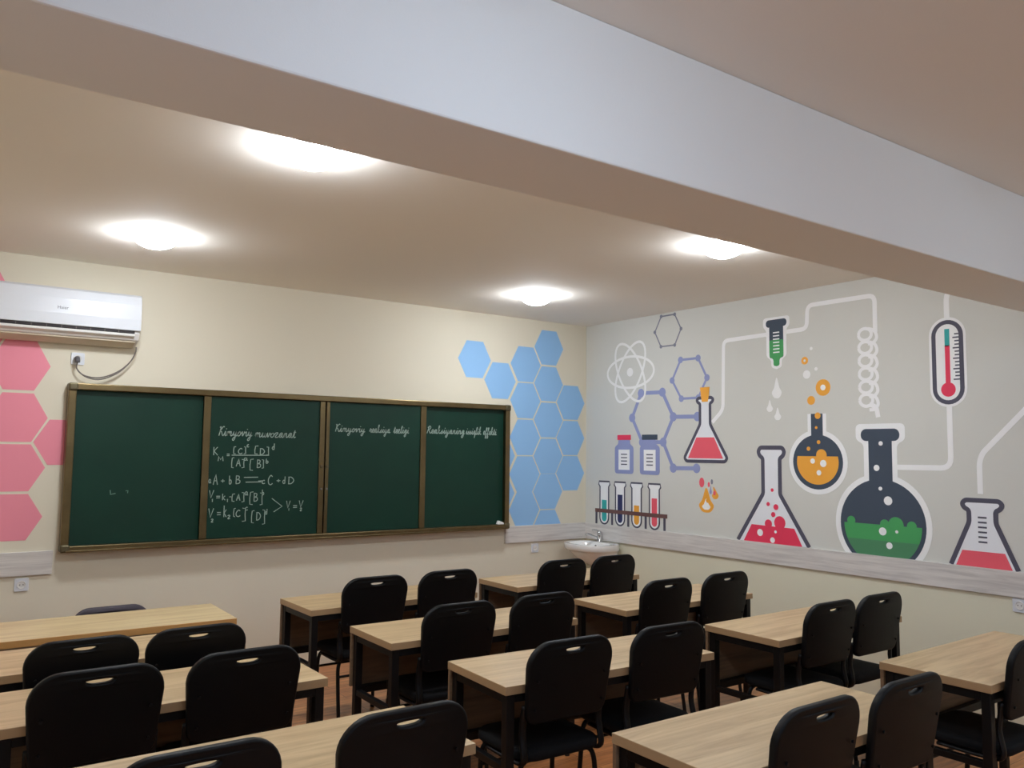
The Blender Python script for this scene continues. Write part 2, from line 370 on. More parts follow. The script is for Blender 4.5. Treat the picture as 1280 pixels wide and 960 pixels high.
CUR = {
 'i': (0.6, [(0,.2),(.25,1),(.25,.2),(.35,0),(.6,.2)], [[(.3,1.45),(.36,1.6)]]),
 'm': (1.25, [(0,.2),(.15,1),(.15,0),(.2,.6),(.4,1),(.5,.7),(.5,0),(.55,.6),(.78,1),(.88,.7),(.88,.15),(1.0,0),(1.25,.2)], []),
 'n': (0.9, [(0,.2),(.15,1),(.15,0),(.2,.6),(.45,1),(.57,.7),(.57,.15),(.7,0),(.9,.2)], []),
 'u': (1.0, [(0,.2),(.2,1),(.18,.2),(.35,0),(.6,.3),(.68,1),(.66,.2),(.8,0),(1,.2)], []),
 'y': (1.0, [(0,.2),(.2,1),(.18,.4),(.35,.1),(.6,.4),(.7,1),(.62,-.4),(.4,-1),(.15,-.8),(.4,-.3),(1,.2)], []),
 'o': (0.85, [(0,.2),(.35,.95),(.1,.6),(.12,.15),(.4,0),(.68,.4),(.55,.9),(.35,.95),(.6,.8),(.85,.6)], []),
 'v': (0.8, [(0,.3),(.15,1),(.3,0),(.55,.6),(.6,1),(.8,.7)], []),
 'z': (0.85, [(0,.3),(.1,.95),(.6,1),(.15,.05),(.7,.05),(.85,.2)], []),
 'a': (1.0, [(0,.2),(.65,.9),(.35,1),(.1,.5),(.3,.02),(.6,.4),(.68,.95),(.66,.2),(.8,0),(1,.2)], []),
 'e': (0.7, [(0,.2),(.5,.55),(.5,.95),(.25,1),(.1,.5),(.3,0),(.7,.2)], []),
 'k': (0.85, [(0,.2),(.32,1.9),(.17,2),(.12,0),(.15,.6),(.5,1),(.3,.55),(.55,.05),(.85,.2)], []),
 's': (0.7, [(0,.2),(.4,1.05),(.35,.8),(.55,.3),(.3,0),(.15,.1),(.7,.2)], []),
 'l': (0.6, [(0,.2),(.4,1.7),(.3,2),(.18,1.6),(.2,.2),(.35,0),(.6,.2)], []),
 'g': (0.95, [(0,.2),(.65,.9),(.35,1),(.1,.5),(.3,.05),(.6,.4),(.68,.95),(.62,-.5),(.4,-1),(.15,-.8),(.4,-.3),(.95,.2)], []),
 'q': (0.9, [(0,.2),(.65,.9),(.35,1),(.1,.5),(.3,.05),(.6,.4),(.68,.95),(.6,-1.0),(.75,-.3),(.9,.2)], []),
 'f': (0.65, [(0,.2),(.45,1.7),(.35,2),(.22,1.6),(.2,-.8),(.3,-1),(.42,-.6),(.25,.1),(.65,.2)], []),
 't': (0.6, [(0,.2),(.3,1.7),(.25,.2),(.4,0),(.6,.2)], [[(.05,1.2),(.55,1.25)]]),
 'r': (0.75, [(0,.2),(.2,1.1),(.25,.9),(.5,.9),(.45,.3),(.55,0),(.75,.2)], []),
 'K': (1.1, [(.95,1.9),(.7,2),(.2,1.0),(.5,.9),(.85,.05),(1.1,.2)], [[(.25,2.0),(.2,1.0),(.1,0)], [(0,1.8),(.25,2.0)]]),
 'R': (1.15, [(.1,1.5),(.5,2),(.85,1.7),(.7,1.2),(.3,1),(.6,.6),(.85,.05),(1.15,.2)], [[(.4,1.9),(.25,1.0),(.05,0)]]),
}
def cursive(mb, word, x0, x1, zb, xh, wd, fn, d0, d1, slant=0.3):
    tot = sum(CUR[c][0] for c in word); sx = (x1-x0)/tot; pen = 0.0; main = []; extra = []
    tf = lambda p: (x0+(pen+p[0])*sx+slant*p[1]*xh*0.5, zb+p[1]*xh)
    for c in word:
        adv, pts, ex = CUR[c]
        main += [tf(p) for p in (pts if not main else pts[1:])]
        for e in ex: extra.append([tf(p) for p in e])
        pen += adv
    ribbon(mb, [(v.x, v.y) for v in crom([(p[0], p[1], 0) for p in main], 4)], wd, fn, d0, d1)
    for e in extra: ribbon(mb, e, wd, fn, d0, d1)
GL = {
 'K': [[(0,1),(0,0)], [(.7,1),(.05,.5),(.75,0)]], 'k': [[(0,1),(0,0)], [(.6,.65),(.05,.35),(.65,0)]],
 'M': [[(0,0),(.1,1),(.45,.3),(.8,1),(.9,0)]], 'C': [[(.8,.85),(.5,1),(.1,.6),(.15,.15),(.5,0),(.85,.15)]],
 'c': [[(.8,.85),(.5,1),(.1,.6),(.15,.15),(.5,0),(.85,.15)]],
 'D': [[(.1,1),(.08,0)], [(0,.98),(.5,.95),(.85,.5),(.5,.05),(0,0)]], 'A': [[(0,0),(.25,.6),(.45,1),(.6,.5),(.8,0)], [(.12,.38),(.7,.4)]],
 'B': [[(.1,1),(.08,0)], [(.05,.98),(.6,.9),(.5,.58),(.1,.52),(.7,.42),(.65,.08),(.05,0)]],
 'V': [[(0,1),(.3,0),(.8,1)]], '1': [[(.1,.75),(.4,1),(.35,0)]], '2': [[(0,.8),(.35,1),(.6,.75),(.05,0),(.7,.05)]],
 'a': [[(.7,.85),(.35,1),(.05,.5),(.3,0),(.65,.4),(.72,.9),(.75,.1),(.95,.05)]],
 'b': [[(.1,1),(.08,.05),(.5,.02),(.65,.3),(.4,.5),(.1,.35)]], 'd': [[(.75,1),(.7,0)], [(.7,.35),(.4,.5),(.1,.25),(.4,0),(.7,.15)]],
 '[': [[(.9,1),(.25,.97),(.1,.5),(.15,.03),(.8,0)]], ']': [[(.1,1),(.75,.97),(.7,.5),(.8,.03),(.1,0)]],
 '=': [[(0,1),(1,1)], [(0,0),(1,.05)]], '-': [[(0,.5),(1,.55)]], '+': [[(0,.5),(1,.5)], [(.5,.95),(.5,.05)]],
 '>': [[(0,1),(1,.4),(.2,0)]],
}
def on_board(dx): return lambda x, z, d: (x-OX, -d, z-OZ)
fb = on_board(0)
def writing(panel, label, m, depth, fill):
    mb = MB(); fill(mb, depth, depth+.0012); o = mb.build('chalk_writing', m, panel); o['label'] = label
PX = lambda a: -3.767+.000976*a
PZ = lambda b: 1.955-.000927*b
def title1(mb, d0, d1):
    cursive(mb, 'Kimyoviy', PX(85), PX(345), PZ(157), .034, .0062, fb, d0, d1)
    cursive(mb, 'muvozanat', PX(368), PX(700), PZ(162), .034, .0062, fb, d0, d1)
def formula(gl, a0, a1, b0, b1):
    def run(mb, d0, d1):
        for st in GL[gl]:
            pts = [(PX(a0+(a1-a0)*p[0]), PZ(b1+(b0-b1)*p[1])) for p in st]
            if len(pts) > 3 and gl not in 'MA[]': pts = [(v.x, v.y) for v in crom([(p[0], p[1], 0) for p in pts], 4)]
            ribbon(mb, pts, .0062, fb, d0, d1)
    return run
LINES = {
 'chalk formula for the equilibrium constant K': [('K',55,95,250,315),('M',90,132,325,362),('=',155,176,306,318),('[',203,226,245,303),('C',240,280,258,302),(']',284,304,245,302),('c',308,326,226,246),
   ('[',368,402,236,303),('D',412,456,258,306),(']',464,488,244,310),('d',508,534,214,266),('-',192,487,306,322),
   ('[',192,214,334,416),('A',230,270,345,405),(']',270,296,348,416),('a',288,320,336,356),('[',334,368,345,438),('B',392,432,350,416),(']',430,450,350,420),('b',464,490,342,378)],
 'chalk reversible reaction line aA + bB and cC + dD': [('a',25,46,508,538),('A',60,100,470,552),('+',118,145,508,536),('b',180,206,480,546),('B',230,275,480,546),('-',294,405,485,505),('-',308,430,525,543),('-',408,440,512,540),('c',436,466,520,548),('C',485,530,480,558),('+',556,586,512,538),('d',604,632,490,550),('D',652,706,495,552)],
 'chalk rate line V1 = k1 [A] [B]': [('V',35,75,595,656),('1',54,68,664,688),('=',88,116,644,657),('k',135,166,625,676),('1',168,182,668,692),('-',186,202,646,656),('[',204,232,628,688),('A',242,276,630,682),(']',280,306,618,694),('a',306,332,612,640),('[',342,376,614,718),('B',376,416,624,692),(']',424,450,624,722),('b',442,462,598,640)],
 'chalk rate line V2 = k2 [C] [D]': [('V',35,80,740,812),('2',56,78,824,848),('=',98,126,774,792),('k',150,178,720,812),('2',180,206,798,826),('[',222,240,745,812),('C',240,282,760,812),(']',288,324,745,852),('c',312,336,738,762),('[',362,388,768,868),('D',402,442,784,846),(']',448,476,764,882),('d',470,492,758,802)],
 'chalk bracket and V1 = V2 conclusion': [('>',523,608,672,784),('V',644,682,695,754),('1',660,674,758,778),('=',700,732,736,752),('V',750,792,695,752),('2',758,780,758,782)],
}
writing(P2, 'chalk title Kimyoviy muvozanat in cursive', 'chalk', .058, title1)
for lb, items in LINES.items():
    def fill(mb, d0, d1, items=items):
        for it in items: formula(*it)(mb, d0, d1)
    writing(P2, lb, 'chalk', .058, fill)
QX = lambda a: -2.75+(a-545)*.002428
SX = lambda a: -1.868+(a-903)*.00281
def title2(mb, d0, d1):
    cursive(mb, 'Kimyoviy', QX(545), QX(655), 1.862, .030, .0062, fb, d0, d1)
    cursive(mb, 'reaksiya', QX(672), QX(752), 1.862, .030, .0062, fb, d0, d1)
    cursive(mb, 'tezligi', QX(765), QX(826), 1.862, .030, .0062, fb, d0, d1)
def title3(mb, d0, d1):
    cursive(mb, 'Reaksiyaning', SX(900), SX(1040), 1.868, .032, .0066, fb, d0, d1)
    cursive(mb, 'issiqlik', SX(1045), SX(1104), 1.868, .032, .0066, fb, d0, d1)
    cursive(mb, 'effekti', SX(1112), SX(1165), 1.868, .032, .0066, fb, d0, d1)
writing(P3, 'chalk title Kimyoviy reaksiya tezligi in cursive', 'chalk', .058, title2)
writing(P4, 'chalk title Reaksiyaning issiqlik effekti in cursive', 'chalk', .036, title3)
def mark(mb, d0, d1):
    ribbon(mb, [(-4.405,1.415),(-4.402,1.385),(-4.37,1.392)], .007, fb, d0, d1)
    ribbon(mb, [(-4.305,1.408),(-4.290,1.41),(-4.292,1.392)], .006, fb, d0, d1)
writing(P1, 'faint leftover chalk strokes', 'chalk_faint', .036, mark)
e = MB(); e.prism([(-.035,0),(.032,0),(.036,.012),(-.02,.034)], lambda a, b, d: (a, d, b), -.018, .018)
o = e.build('chalk_eraser', 'chalk_white', bevel=.003); o.location = (-1.098, -.066, BZ0+.0425)
tag(o, 'small white wedge of chalk eraser at the lower right corner of the board', 'eraser')

# ------------------------------------------------------------------ hexagons painted on the front wall
def hexagon(name, cx, cz, m, label, grp, clip_lo=None, hh=.1700):
    hw = .1815
    pts = [(-hw,0),(-hw/2,-hh),(hw/2,-hh),(hw,0),(hw/2,hh),(-hw/2,hh)]
    pts = [(a+cx, b+cz) for a, b in pts]
    def clip(pts, z, keep_above):
        out = []
        for i in range(len(pts)):
            p, q = pts[i], pts[(i+1) % len(pts)]
            ip = (p[1] >= z) == keep_above; iq = (q[1] >= z) == keep_above
            if ip: out.append(p)
            if ip != iq:
                t = (z-p[1])/(q[1]-p[1]); out.append((p[0]+(q[0]-p[0])*t, z))
        return out
    if clip_lo: pts = clip(pts, clip_lo, True)
    cx_ = sum(p[0] for p in pts)/len(pts); cz_ = min(p[1] for p in pts)
    o = MB().prism([(a-cx_, b-cz_) for a, b in pts], lambda a, b, d: (a, -d, b), 0.0, .0015).build(name, m)
    o.location = (cx_, 0, cz_); tag(o, label, 'wall hexagon', grp)
cols = [(-1.362, [2.562], ['top']), (-1.070, [2.381, 1.676, 1.326], None), (-.771, [2.557, 2.206, 1.853, 1.503, 1.163], None), (-.487, [2.740, 2.383, 2.028, 1.676, 1.334, .985], None), (-.204, [2.211, 1.858, 1.509], None)]
ordn = ['topmost', 'second from top', 'third from top', 'fourth from top', 'fifth from top', 'lowest']
colname = ['', 'column beside the board edge', 'third column from the right', 'second column from the right', 'column nearest the room corner']
colname[2] = 'column just right of the board'; colname[3] = 'tallest column'
for ci, (x, zs, _) in enumerate(cols):
    for k, z in enumerate(zs):
        if ci == 0: lb = 'blue painted hexagon alone at the far left above the board'
        elif ci == 1: lb = ['blue painted hexagon just above the upper right corner of the board', 'upper blue hexagon mostly hidden behind the board edge', 'lower blue hexagon mostly hidden behind the board edge'][k]
        else:
            lb = 'blue painted hexagon, %s of the %s' % ('lowest' if k == len(zs)-1 else ordn[k], colname[ci])
            if ci == 3 and k == 5: lb = 'blue half hexagon cut by the wall rail, lowest of the tallest column'
        hexagon('blue_hexagon', x, z, 'hex_blue', lb, 'blue hexagons by the board', RAIL_Z1+.001)
for x, z, hh, lb in ((-4.990, 2.254, .168, 'pink painted hexagon just below the air conditioner'), (-4.990, 1.904, .1625, 'pink painted hexagon, second below the air conditioner'), (-4.990, 1.570, .1555, 'pink painted hexagon, third below the air conditioner'),
              (-4.990, 1.244, .1525, 'lowest pink painted hexagon above the wall rail'), (-4.706, 1.742, .153, 'pink painted hexagon partly hidden behind the left board edge'),
              (-5.273, 2.78, .17, 'pink hexagon tip above the air conditioner at the photo edge'), (-5.273, 2.43, .168, 'pink hexagon partly hidden by the air conditioner underside'), (-5.273, 1.738, .16, 'pink hexagon cut by the left photo edge at mid height')):
    hexagon('pink_hexagon', x, z, 'hex_pink', lb, 'pink hexagons by the air conditioner', None, hh)

# ------------------------------------------------------------------ mural on the right wall: motifs in (y, z)
class Motif:
    def __init__(s, name, label, y, z):
        s.y, s.z = y, z; s.root = empty(name, (0, y, z)); tag(s.root, label, 'wall motif', 'chemistry mural motifs')
    def fn(s): return lambda a, b, d: (-d, a-s.y, b-s.z)
    def poly(s, name, pts, m, layer):
        # each paint layer starts just behind the face of the layer below it
        d = .0012+layer*.0007
        return MB().prism(pts, s.fn(), d-.0006, d).build(name, m, s.root)
    def line(s, name, pts, wd, m, layer, closed=False):
        d = .0012+layer*.0007; mb = MB()
        if closed: pts = list(pts)+[pts[0], pts[1]]
        ribbon(mb, pts, wd, s.fn(), d-.0006, d); return mb.build(name, m, s.root)
    def dot(s, name, y, z, r, m, layer, ry=None): return s.poly(name, circle(y, z, r, 20, ry), m, layer)
    def bar(s, name, y0, y1, z0, z1, m, layer): return s.poly(name, [(y0,z0),(y1,z0),(y1,z1),(y0,z1)], m, layer)
def rounded(pts, r=.05, k=5):
    out = [pts[0]]
    for i in range(1, len(pts)-1):
        a, b, c = Vector(pts[i-1]), Vector(pts[i]), Vector(pts[i+1])
        u = (a-b).normalized(); v = (c-b).normalized(); rr = min(r, (a-b).length*.45, (c-b).length*.45)
        p, q = b+u*rr, b+v*rr
        for j in range(k+1):
            t = j/k; out.append(tuple(p*(1-t)**2+b*2*t*(1-t)+q*t*t))
    out.append(pts[-1]); return out

# atom
M = Motif('painted_atom', 'pale painted atom with three crossing orbits near the room corner', -.638, 2.18)
for ang in (0, 60, 120):
    a = math.radians(ang); pts = []
    for k in range(49):
        t = 2*PI*k/48; u, v = .315*math.cos(t), .150*math.sin(t)
        pts.append((-.638+(u*math.cos(a)-v*math.sin(a)), 2.487+(u*math.sin(a)+v*math.cos(a))))
    M.line('orbit', pts, .024, 'ink_pale', .12+ang/60*.18)
M.dot('nucleus', -.638, 2.487, .042, 'ink_pale', 1)
# ring molecules
def molecule(name, label, nodes, edges, m, wd, r, y, z):
    M = Motif(name, label, y, z)
    for i, j in edges: M.line('bond', [nodes[i], nodes[j]], wd, m, 0)
    for p in nodes: M.dot('node', p[0], p[1], r, m, 0.4)
molecule('painted_molecule', 'small grey painted hexagon molecule up under the ceiling', [(-1.047,2.974),(-1.214,2.974),(-1.290,2.834),(-1.213,2.694),(-1.043,2.694),(-.966,2.836)], [(0,1),(1,2),(2,3),(3,4),(4,5),(5,0)], 'ink_grey', .013, .017, -1.13, 2.67)
molecule('painted_molecule', 'middle-sized lilac painted hexagon molecule behind the corked flask', [(-1.282,2.552),(-1.487,2.552),(-1.586,2.374),(-1.487,2.204),(-1.290,2.204),(-1.180,2.374)], [(0,1),(1,2),(2,3),(3,4),(4,5),(5,0)], 'ink_lilac', .022, .030, -1.38, 2.17)
molecule('painted_molecule', 'large lilac painted double hexagon molecule behind the two jars', [(-.785,2.278),(-1.059,2.274),(-1.192,2.045),(-1.068,1.818),(-.80,1.818),(-.667,2.049),(-1.475,2.040),(-1.190,1.586),(-1.463,1.590)], [(0,1),(1,2),(2,3),(3,4),(4,5),(5,0),(2,6),(3,7),(7,8)], 'ink_lilac', .036, .042, -1.07, 1.54)
# conical flask
def conical(M, c, zt, rim, neck, zs, zb, half, liq_z, liq_m, out_m, wd, closed, liq_half=None, rimh=.05):
    pts = [(c-half, zb), (c-neck, zs), (c-neck, zt-rimh), (c-rim+.012, zt-rimh*.75), (c-rim, zt-rimh*.35), (c-rim+.02, zt), (c+rim-.02, zt), (c+rim, zt-rimh*.35), (c+rim-.012, zt-rimh*.75), (c+neck, zt-rimh), (c+neck, zs), (c+half, zb)]
    body = rounded(pts, .018)
    if closed:
        pts2 = [(c, zb)]+[(c-half+.01, zb), (c-half-.012, zb+.03)]+pts[1:-1]+[(c+half+.012, zb+.03), (c+half-.01, zb), (c, zb)]
        body = rounded(pts2, .018)
        M.poly('glass', body[:-1], 'ink_glass', 1); M.line('outline', body, wd, out_m, 2)
    else:
        M.poly('glass', body, 'ink_glass', 1); M.line('outline', body, wd, out_m, 2)
M = Motif('painted_corked_flask', 'painted conical flask with orange cork and red liquid', -1.560, 1.64)
conical(M, -1.562, 2.200, .092, .056, 1.972, 1.652, .225, 0, None, 'ink_outline', .028, True)
M.poly('liquid', [(-1.562-.098,1.858),(-1.562+.098,1.858),(-1.562+.195,1.678),(-1.562-.195,1.678)], 'ink_coral', 3)
M.poly('cork', [(-1.594,2.165),(-1.530,2.165),(-1.520,2.205),(-1.508,2.292),(-1.616,2.292),(-1.604,2.205)], 'ink_orange', 3)
# jars
def jar(c, capm, label, capw):
    M = Motif('painted_jar', label, c, 1.518)
    M.poly('body', rounded([(c,1.518),(c-.128,1.518),(c-.128,1.775),(c-.08,1.80),(c-.08,1.845),(c+.08,1.845),(c+.08,1.80),(c+.128,1.775),(c+.128,1.518),(c,1.518)], .035)[:-1], 'ink_lilac', 1.4)
    M.bar('cap', c-capw, c+capw, 1.84, 1.888, capm, 2)
    M.bar('label', c-.076, c+.076, 1.555, 1.748, 'ink_white', 2)
    for k in range(4): M.bar('text_line', c-.042, c+.042, 1.602+k*.032, 1.612+k*.032, 'ink_outline', 3)
jar(-.558, 'ink_red', 'lilac painted jar with red cap', .092)
jar(-.898, 'ink_slate', 'lilac painted jar with dark cap', .100)
# test tubes in a rack
def test_tube(c, liq, m, label):
    M = Motif('painted_test_tube', label, c, RAIL_Z1+.003)
    zb = 1.024; r = .062
    def out(r, zt, zb, flare):
        pts = [(c-r*math.cos(PI*k/12), zb+r-r*math.sin(PI*k/12)) for k in range(13)]
        return pts
    bot = out(r, 0, zb, 0)
    top = [(c+r, 1.385), (c+r+.018, 1.405), (c+r+.012, 1.435), (c-r-.012, 1.435), (c-r-.018, 1.405), (c-r, 1.385)]
    pts = bot+top
    M.poly('glass', pts, 'ink_white', 1); M.line('outline', pts, .016, 'ink_outline', 2, closed=True)
    r2 = .034; M.poly('liquid', [(c-r2*math.cos(PI*k/12), 1.048+r2-r2*math.sin(PI*k/12)) for k in range(13)]+[(c+r2, liq), (c-r2, liq)], m, 2)
test_tube(-.280, 1.255, 'ink_teal', 'painted test tube with teal liquid'); test_tube(-.503, 1.316, 'ink_navy', 'painted test tube with navy liquid')
test_tube(-.727, 1.226, 'ink_orange', 'painted test tube with orange liquid'); test_tube(-.957, 1.304, 'ink_coral', 'painted test tube with coral red liquid')
M = Motif('painted_tube_rack', 'brown painted test tube rack crossing the four tubes', -.63, RAIL_Z1+.002)
M.bar('crossbar', -1.118, -.148, 1.132, 1.168, 'ink_brown', 3)
for y in (-.165, -.392, -.615, -.845, -1.082): M.bar('rack_leg', y-.014, y+.014, 1.020, 1.14, 'ink_outline', 0.5)
# flame
def drop(cy, z0, z1, r, tip=0.0):
    h = z1-z0; return [(v.x, v.y) for v in crom([(cy+tip, z1, 0), (cy+r*.55, z0+h*.52, 0), (cy+r, z0+h*.28, 0), (cy+r*.6, z0+h*.05, 0), (cy, z0, 0), (cy-r*.6, z0+h*.05, 0), (cy-r, z0+h*.28, 0), (cy-r*.55, z0+h*.52, 0)], 4, True)]
M = Motif('painted_flame', 'small orange painted flame with drops under the corked flask', -1.57, 1.21)
M.poly('flame', drop(-1.570, 1.216, 1.43, .082), 'ink_orange', 0)
M.poly('flame_heart', drop(-1.570, 1.240, 1.335, .046), 'ink_white', 1)
M.poly('flame_heart', drop(-1.585, 1.30, 1.37, .018), 'ink_orange', 2)
M.dot('spark', -1.520, 1.470, .028, 'ink_coral', 0, .042)
M.poly('spark', drop(-1.668, 1.335, 1.44, .036, .02), 'ink_orange', 0); M.dot('spark', -1.660, 1.385, .014, 'ink_coral', 1, .02)
M.poly('spark', drop(-1.618, 1.375, 1.45, .014), 'ink_lilac', 0.5); M.dot('spark', -1.632, 1.480, .012, 'ink_grey', 0, .022); M.dot('spark', -1.598, 1.455, .012, 'ink_coral', 0, .022)
# tubing
M = Motif('painted_tubing', 'pale painted glass tubing running from the corked flask over the pipette to the coil', -2.3, 1.98)
M.line('tube', rounded([(-1.640,1.985),(-1.758,2.09),(-1.770,2.675),(-2.58,2.688),(-2.59,2.868),(-3.142,2.868),(-3.142,2.60)], .05), .034, 'ink_white_line', 0)
for k in range(6):
    zc = 2.592-.0955*k
    M.line('coil_loop', [(-3.062+.050*math.cos(2*PI*t/24), zc+.043*math.sin(2*PI*t/24)) for t in range(25)], .024, 'ink_white_line', 0.25 if k % 2 else 0.5)
    M.line('coil_turn', [(v.x, v.y) for v in crom([(-3.085, zc+.040, 0), (-3.135, zc+.020, 0), (-3.152, zc-.030, 0), (-3.125, zc-.065, 0), (-3.085, zc-.070, 0)], 5)], .024, 'ink_white_line', 0.75 if k % 2 else 1.0)
M.line('tube', rounded([(-3.085,2.085),(-3.138,2.065),(-3.150,1.99)], .03), .034, 'ink_white_line', 1.3)
# pipette
M = Motif('painted_pipette', 'dark green painted pipette dripping under the tubing', -2.302, 2.40)
c = -2.302
halo = rounded([(c,2.395),(c-.05,2.41),(c-.05,2.47),(c-.095,2.50),(c-.095,2.71),(c-.125,2.74),(c-.125,2.815),(c+.125,2.815),(c+.125,2.74),(c+.095,2.71),(c+.095,2.50),(c+.05,2.47),(c+.05,2.41),(c,2.395)], .03)[:-1]
M.poly('halo', halo, 'ink_white_line', 1)
M.poly('pipette_body', rounded([(c,2.485),(c-.066,2.485),(c-.066,2.75),(c+.066,2.75),(c+.066,2.485),(c,2.485)], .022)[:-1], 'ink_slate', 2)
M.poly('plunger', rrect(c-.098, c+.098, 2.735, 2.795, .028), 'ink_slate', 2.2)
M.poly('liquid', rounded([(c,2.418),(c-.028,2.425),(c-.028,2.475),(c-.066,2.497),(c-.066,2.63),(c+.066,2.63),(c+.066,2.497),(c+.028,2.475),(c+.028,2.425),(c,2.418)], .016)[:-1], 'ink_green', 3)
for k in range(7): M.bar('graduation_mark', c-.030, c+.030, 2.525+k*.0265, 2.535+k*.0265, 'ink_white', 4)
for nm, lb, dy, z0, z1, r in (('painted_drop', 'large pale painted drop right under the pipette', -2.299, 2.162, 2.329, .046), ('painted_drop', 'pale painted drop at lower left under the pipette', -2.231, 2.057, 2.153, .030), ('painted_drop', 'lowest pale painted drop under the pipette', -2.305, 1.989, 2.090, .032)):
    M = Motif(nm, lb, dy, z0); M.poly('drop', drop(dy, z0, z1, r), 'ink_pale', 0)
# bubbles over the round flask
for nm, lb, y, z, r, m, inner in (('painted_bubble', 'small orange painted bubble with pale centre, highest orange one', -2.558, 2.442, .030, 'ink_orange', (.010, 'ink_white')), ('painted_bubble', 'pale painted bubble between the orange bubbles', -2.574, 2.334, .033, 'ink_pale', None),
        ('painted_bubble', 'tiny pale painted bubble above the big orange bubble', -2.656, 2.371, .014, 'ink_pale', None), ('painted_bubble', 'biggest orange painted bubble with white centre', -2.713, 2.226, .063, 'ink_orange', (.022, 'ink_white')),
        ('painted_bubble', 'plain orange painted bubble above the round flask neck', -2.609, 2.133, .034, 'ink_orange', None), ('painted_bubble', 'tiny pale painted bubble at the very top of the bubble trail', -2.617, 2.531, .013, 'ink_pale', None)):
    M = Motif(nm, lb, y, z-r); M.dot('disc', y, z, r, m, 0)
    if inner: M.dot('highlight', y, z, inner[0], inner[1], 1)
# red erlenmeyer standing on the rail
zb = RAIL_Z1+.002
M = Motif('painted_erlenmeyer', 'tall painted conical flask with bubbling red liquid standing on the rail', -2.238, zb)
conical(M, -2.238, 1.772, .124, .080, 1.405, zb, .335, 0, None, 'ink_outline', .034, False, rimh=.085)
M.poly('liquid', [(-2.238-.205,1.150),(-2.238+.195,1.155),(-2.238+.275,zb),(-2.238-.275,zb)], 'ink_red', 3)
for y, z, r, ly in ((-2.205,1.17,.034,2.8),(-2.312,1.185,.052,2.8),(-2.252,1.245,.020,2.8),(-2.278,1.305,.023,2.8),(-2.205,1.325,.016,2.8),(-2.245,1.437,.014,2.8)): M.dot('bubble', y, z, r, 'ink_red', ly)
for y, z, r in ((-2.125,1.095,.028),(-2.272,1.112,.012),(-2.243,1.045,.022)): M.dot('bubble', y, z, r, 'ink_white', 4)
# round flask orange
M = Motif('painted_round_flask', 'dark painted round flask half full of orange liquid', -2.655, 1.42)
c, cz = -2.655, 1.665
M.poly('halo', circle(c, cz, .250, 48, .243), 'ink_white', 0); M.bar('halo', c-.080, c+.080, 1.86, 2.030, 'ink_white', 0.2)
M.poly('bulb', circle(c, cz, .213, 48, .206), 'ink_slate', 1); M.bar('neck', c-.050, c+.050, 1.84, 2.030, 'ink_slate', 1.2)
a0 = math.asin(.045/.175)
M.poly('liquid', [(c+.178*math.cos(a), cz+.170*math.sin(a)) for a in [PI-a0+(PI+2*a0)*k/28 for k in range(29)]], 'ink_orange', 2)
M.dot('bubble', -2.690, 1.717, .045, 'ink_orange', 2.3)
for y, z, r in ((-2.668,1.815,.015),(-2.580,1.765,.016),(-2.650,1.925,.011)): M.dot('bubble', y, z, r, 'ink_orange', 2)
M.dot('bubble', -2.664, 2.015, .025, 'ink_orange', 2)
for y, z, r in ((-2.615,1.672,.020),(-2.705,1.655,.027),(-2.667,1.585,.020)): M.dot('bubble', y, z, r, 'ink_white', 3)
# big green flask, cut by the rail
def clip_low(pts, z):
    out = []
    for i in range(len(pts)):
        p, q = pts[i], pts[(i+1) % len(pts)]
        if p[1] >= z: out.append(p)
        if (p[1] >= z) != (q[1] >= z):
            t = (z-p[1])/(q[1]-p[1]); out.append((p[0]+(q[0]-p[0])*t, z))
    return out
M = Motif('painted_big_flask', 'largest dark painted flask with green bubbling liquid on the rail', -3.158, zb)
c, cz, R = -3.158, 1.235, .318
M.poly('halo', clip_low(circle(c, cz, R+.040, 64), zb), 'ink_white', 0)
M.poly('halo', rounded([(c,1.50),(c-.125,1.50),(c-.125,1.80),(c-.185,1.83),(c-.185,1.945),(c+.185,1.945),(c+.185,1.83),(c+.125,1.80),(c+.125,1.50),(c,1.50)], .04)[:-1], 'ink_white', 0.3)
M.poly('bulb', clip_low(circle(c, cz, R, 64), zb), 'ink_slate', 1)
M.bar('neck', c-.088, c+.088, 1.48, 1.84, 'ink_slate', 1.2)
M.poly('rim', rrect(c-.145, c+.145, 1.822, 1.908, .040), 'ink_slate', 1.4)
liq = [p for p in clip_low(circle(c, cz, R-.03, 64), zb) if p[1] <= 1.245]
liq = sorted([p for p in liq if p[0] < c], key=lambda p: -p[1])+sorted([p for p in liq if p[0] >= c], key=lambda p: p[1])
M.poly('liquid', liq, 'ink_green', 2)
dk = [p for p in clip_low(circle(c, cz, R-.03, 64), zb) if p[1] <= 1.15]
dk = sorted([p for p in dk if p[0] < c], key=lambda p: -p[1])+sorted([p for p in dk if p[0] >= c], key=lambda p: p[1])
M.poly('liquid', dk, 'ink_green_dark', 3)
for y, z, r in ((-2.925,1.250,.032),(-3.180,1.240,.034),(-3.262,1.240,.056),(-3.375,1.240,.034)): M.dot('bubble', y, z, r, 'ink_green', 1.8)
for y, z, r in ((-3.165,1.190,.028),(-3.268,1.195,.011),(-3.212,1.095,.023),(-3.210,1.405,.031),(-3.155,1.487,.014),(-3.130,1.632,.022),(-3.165,1.805,.016)): M.dot('bubble', y, z, r, 'ink_white', 4)
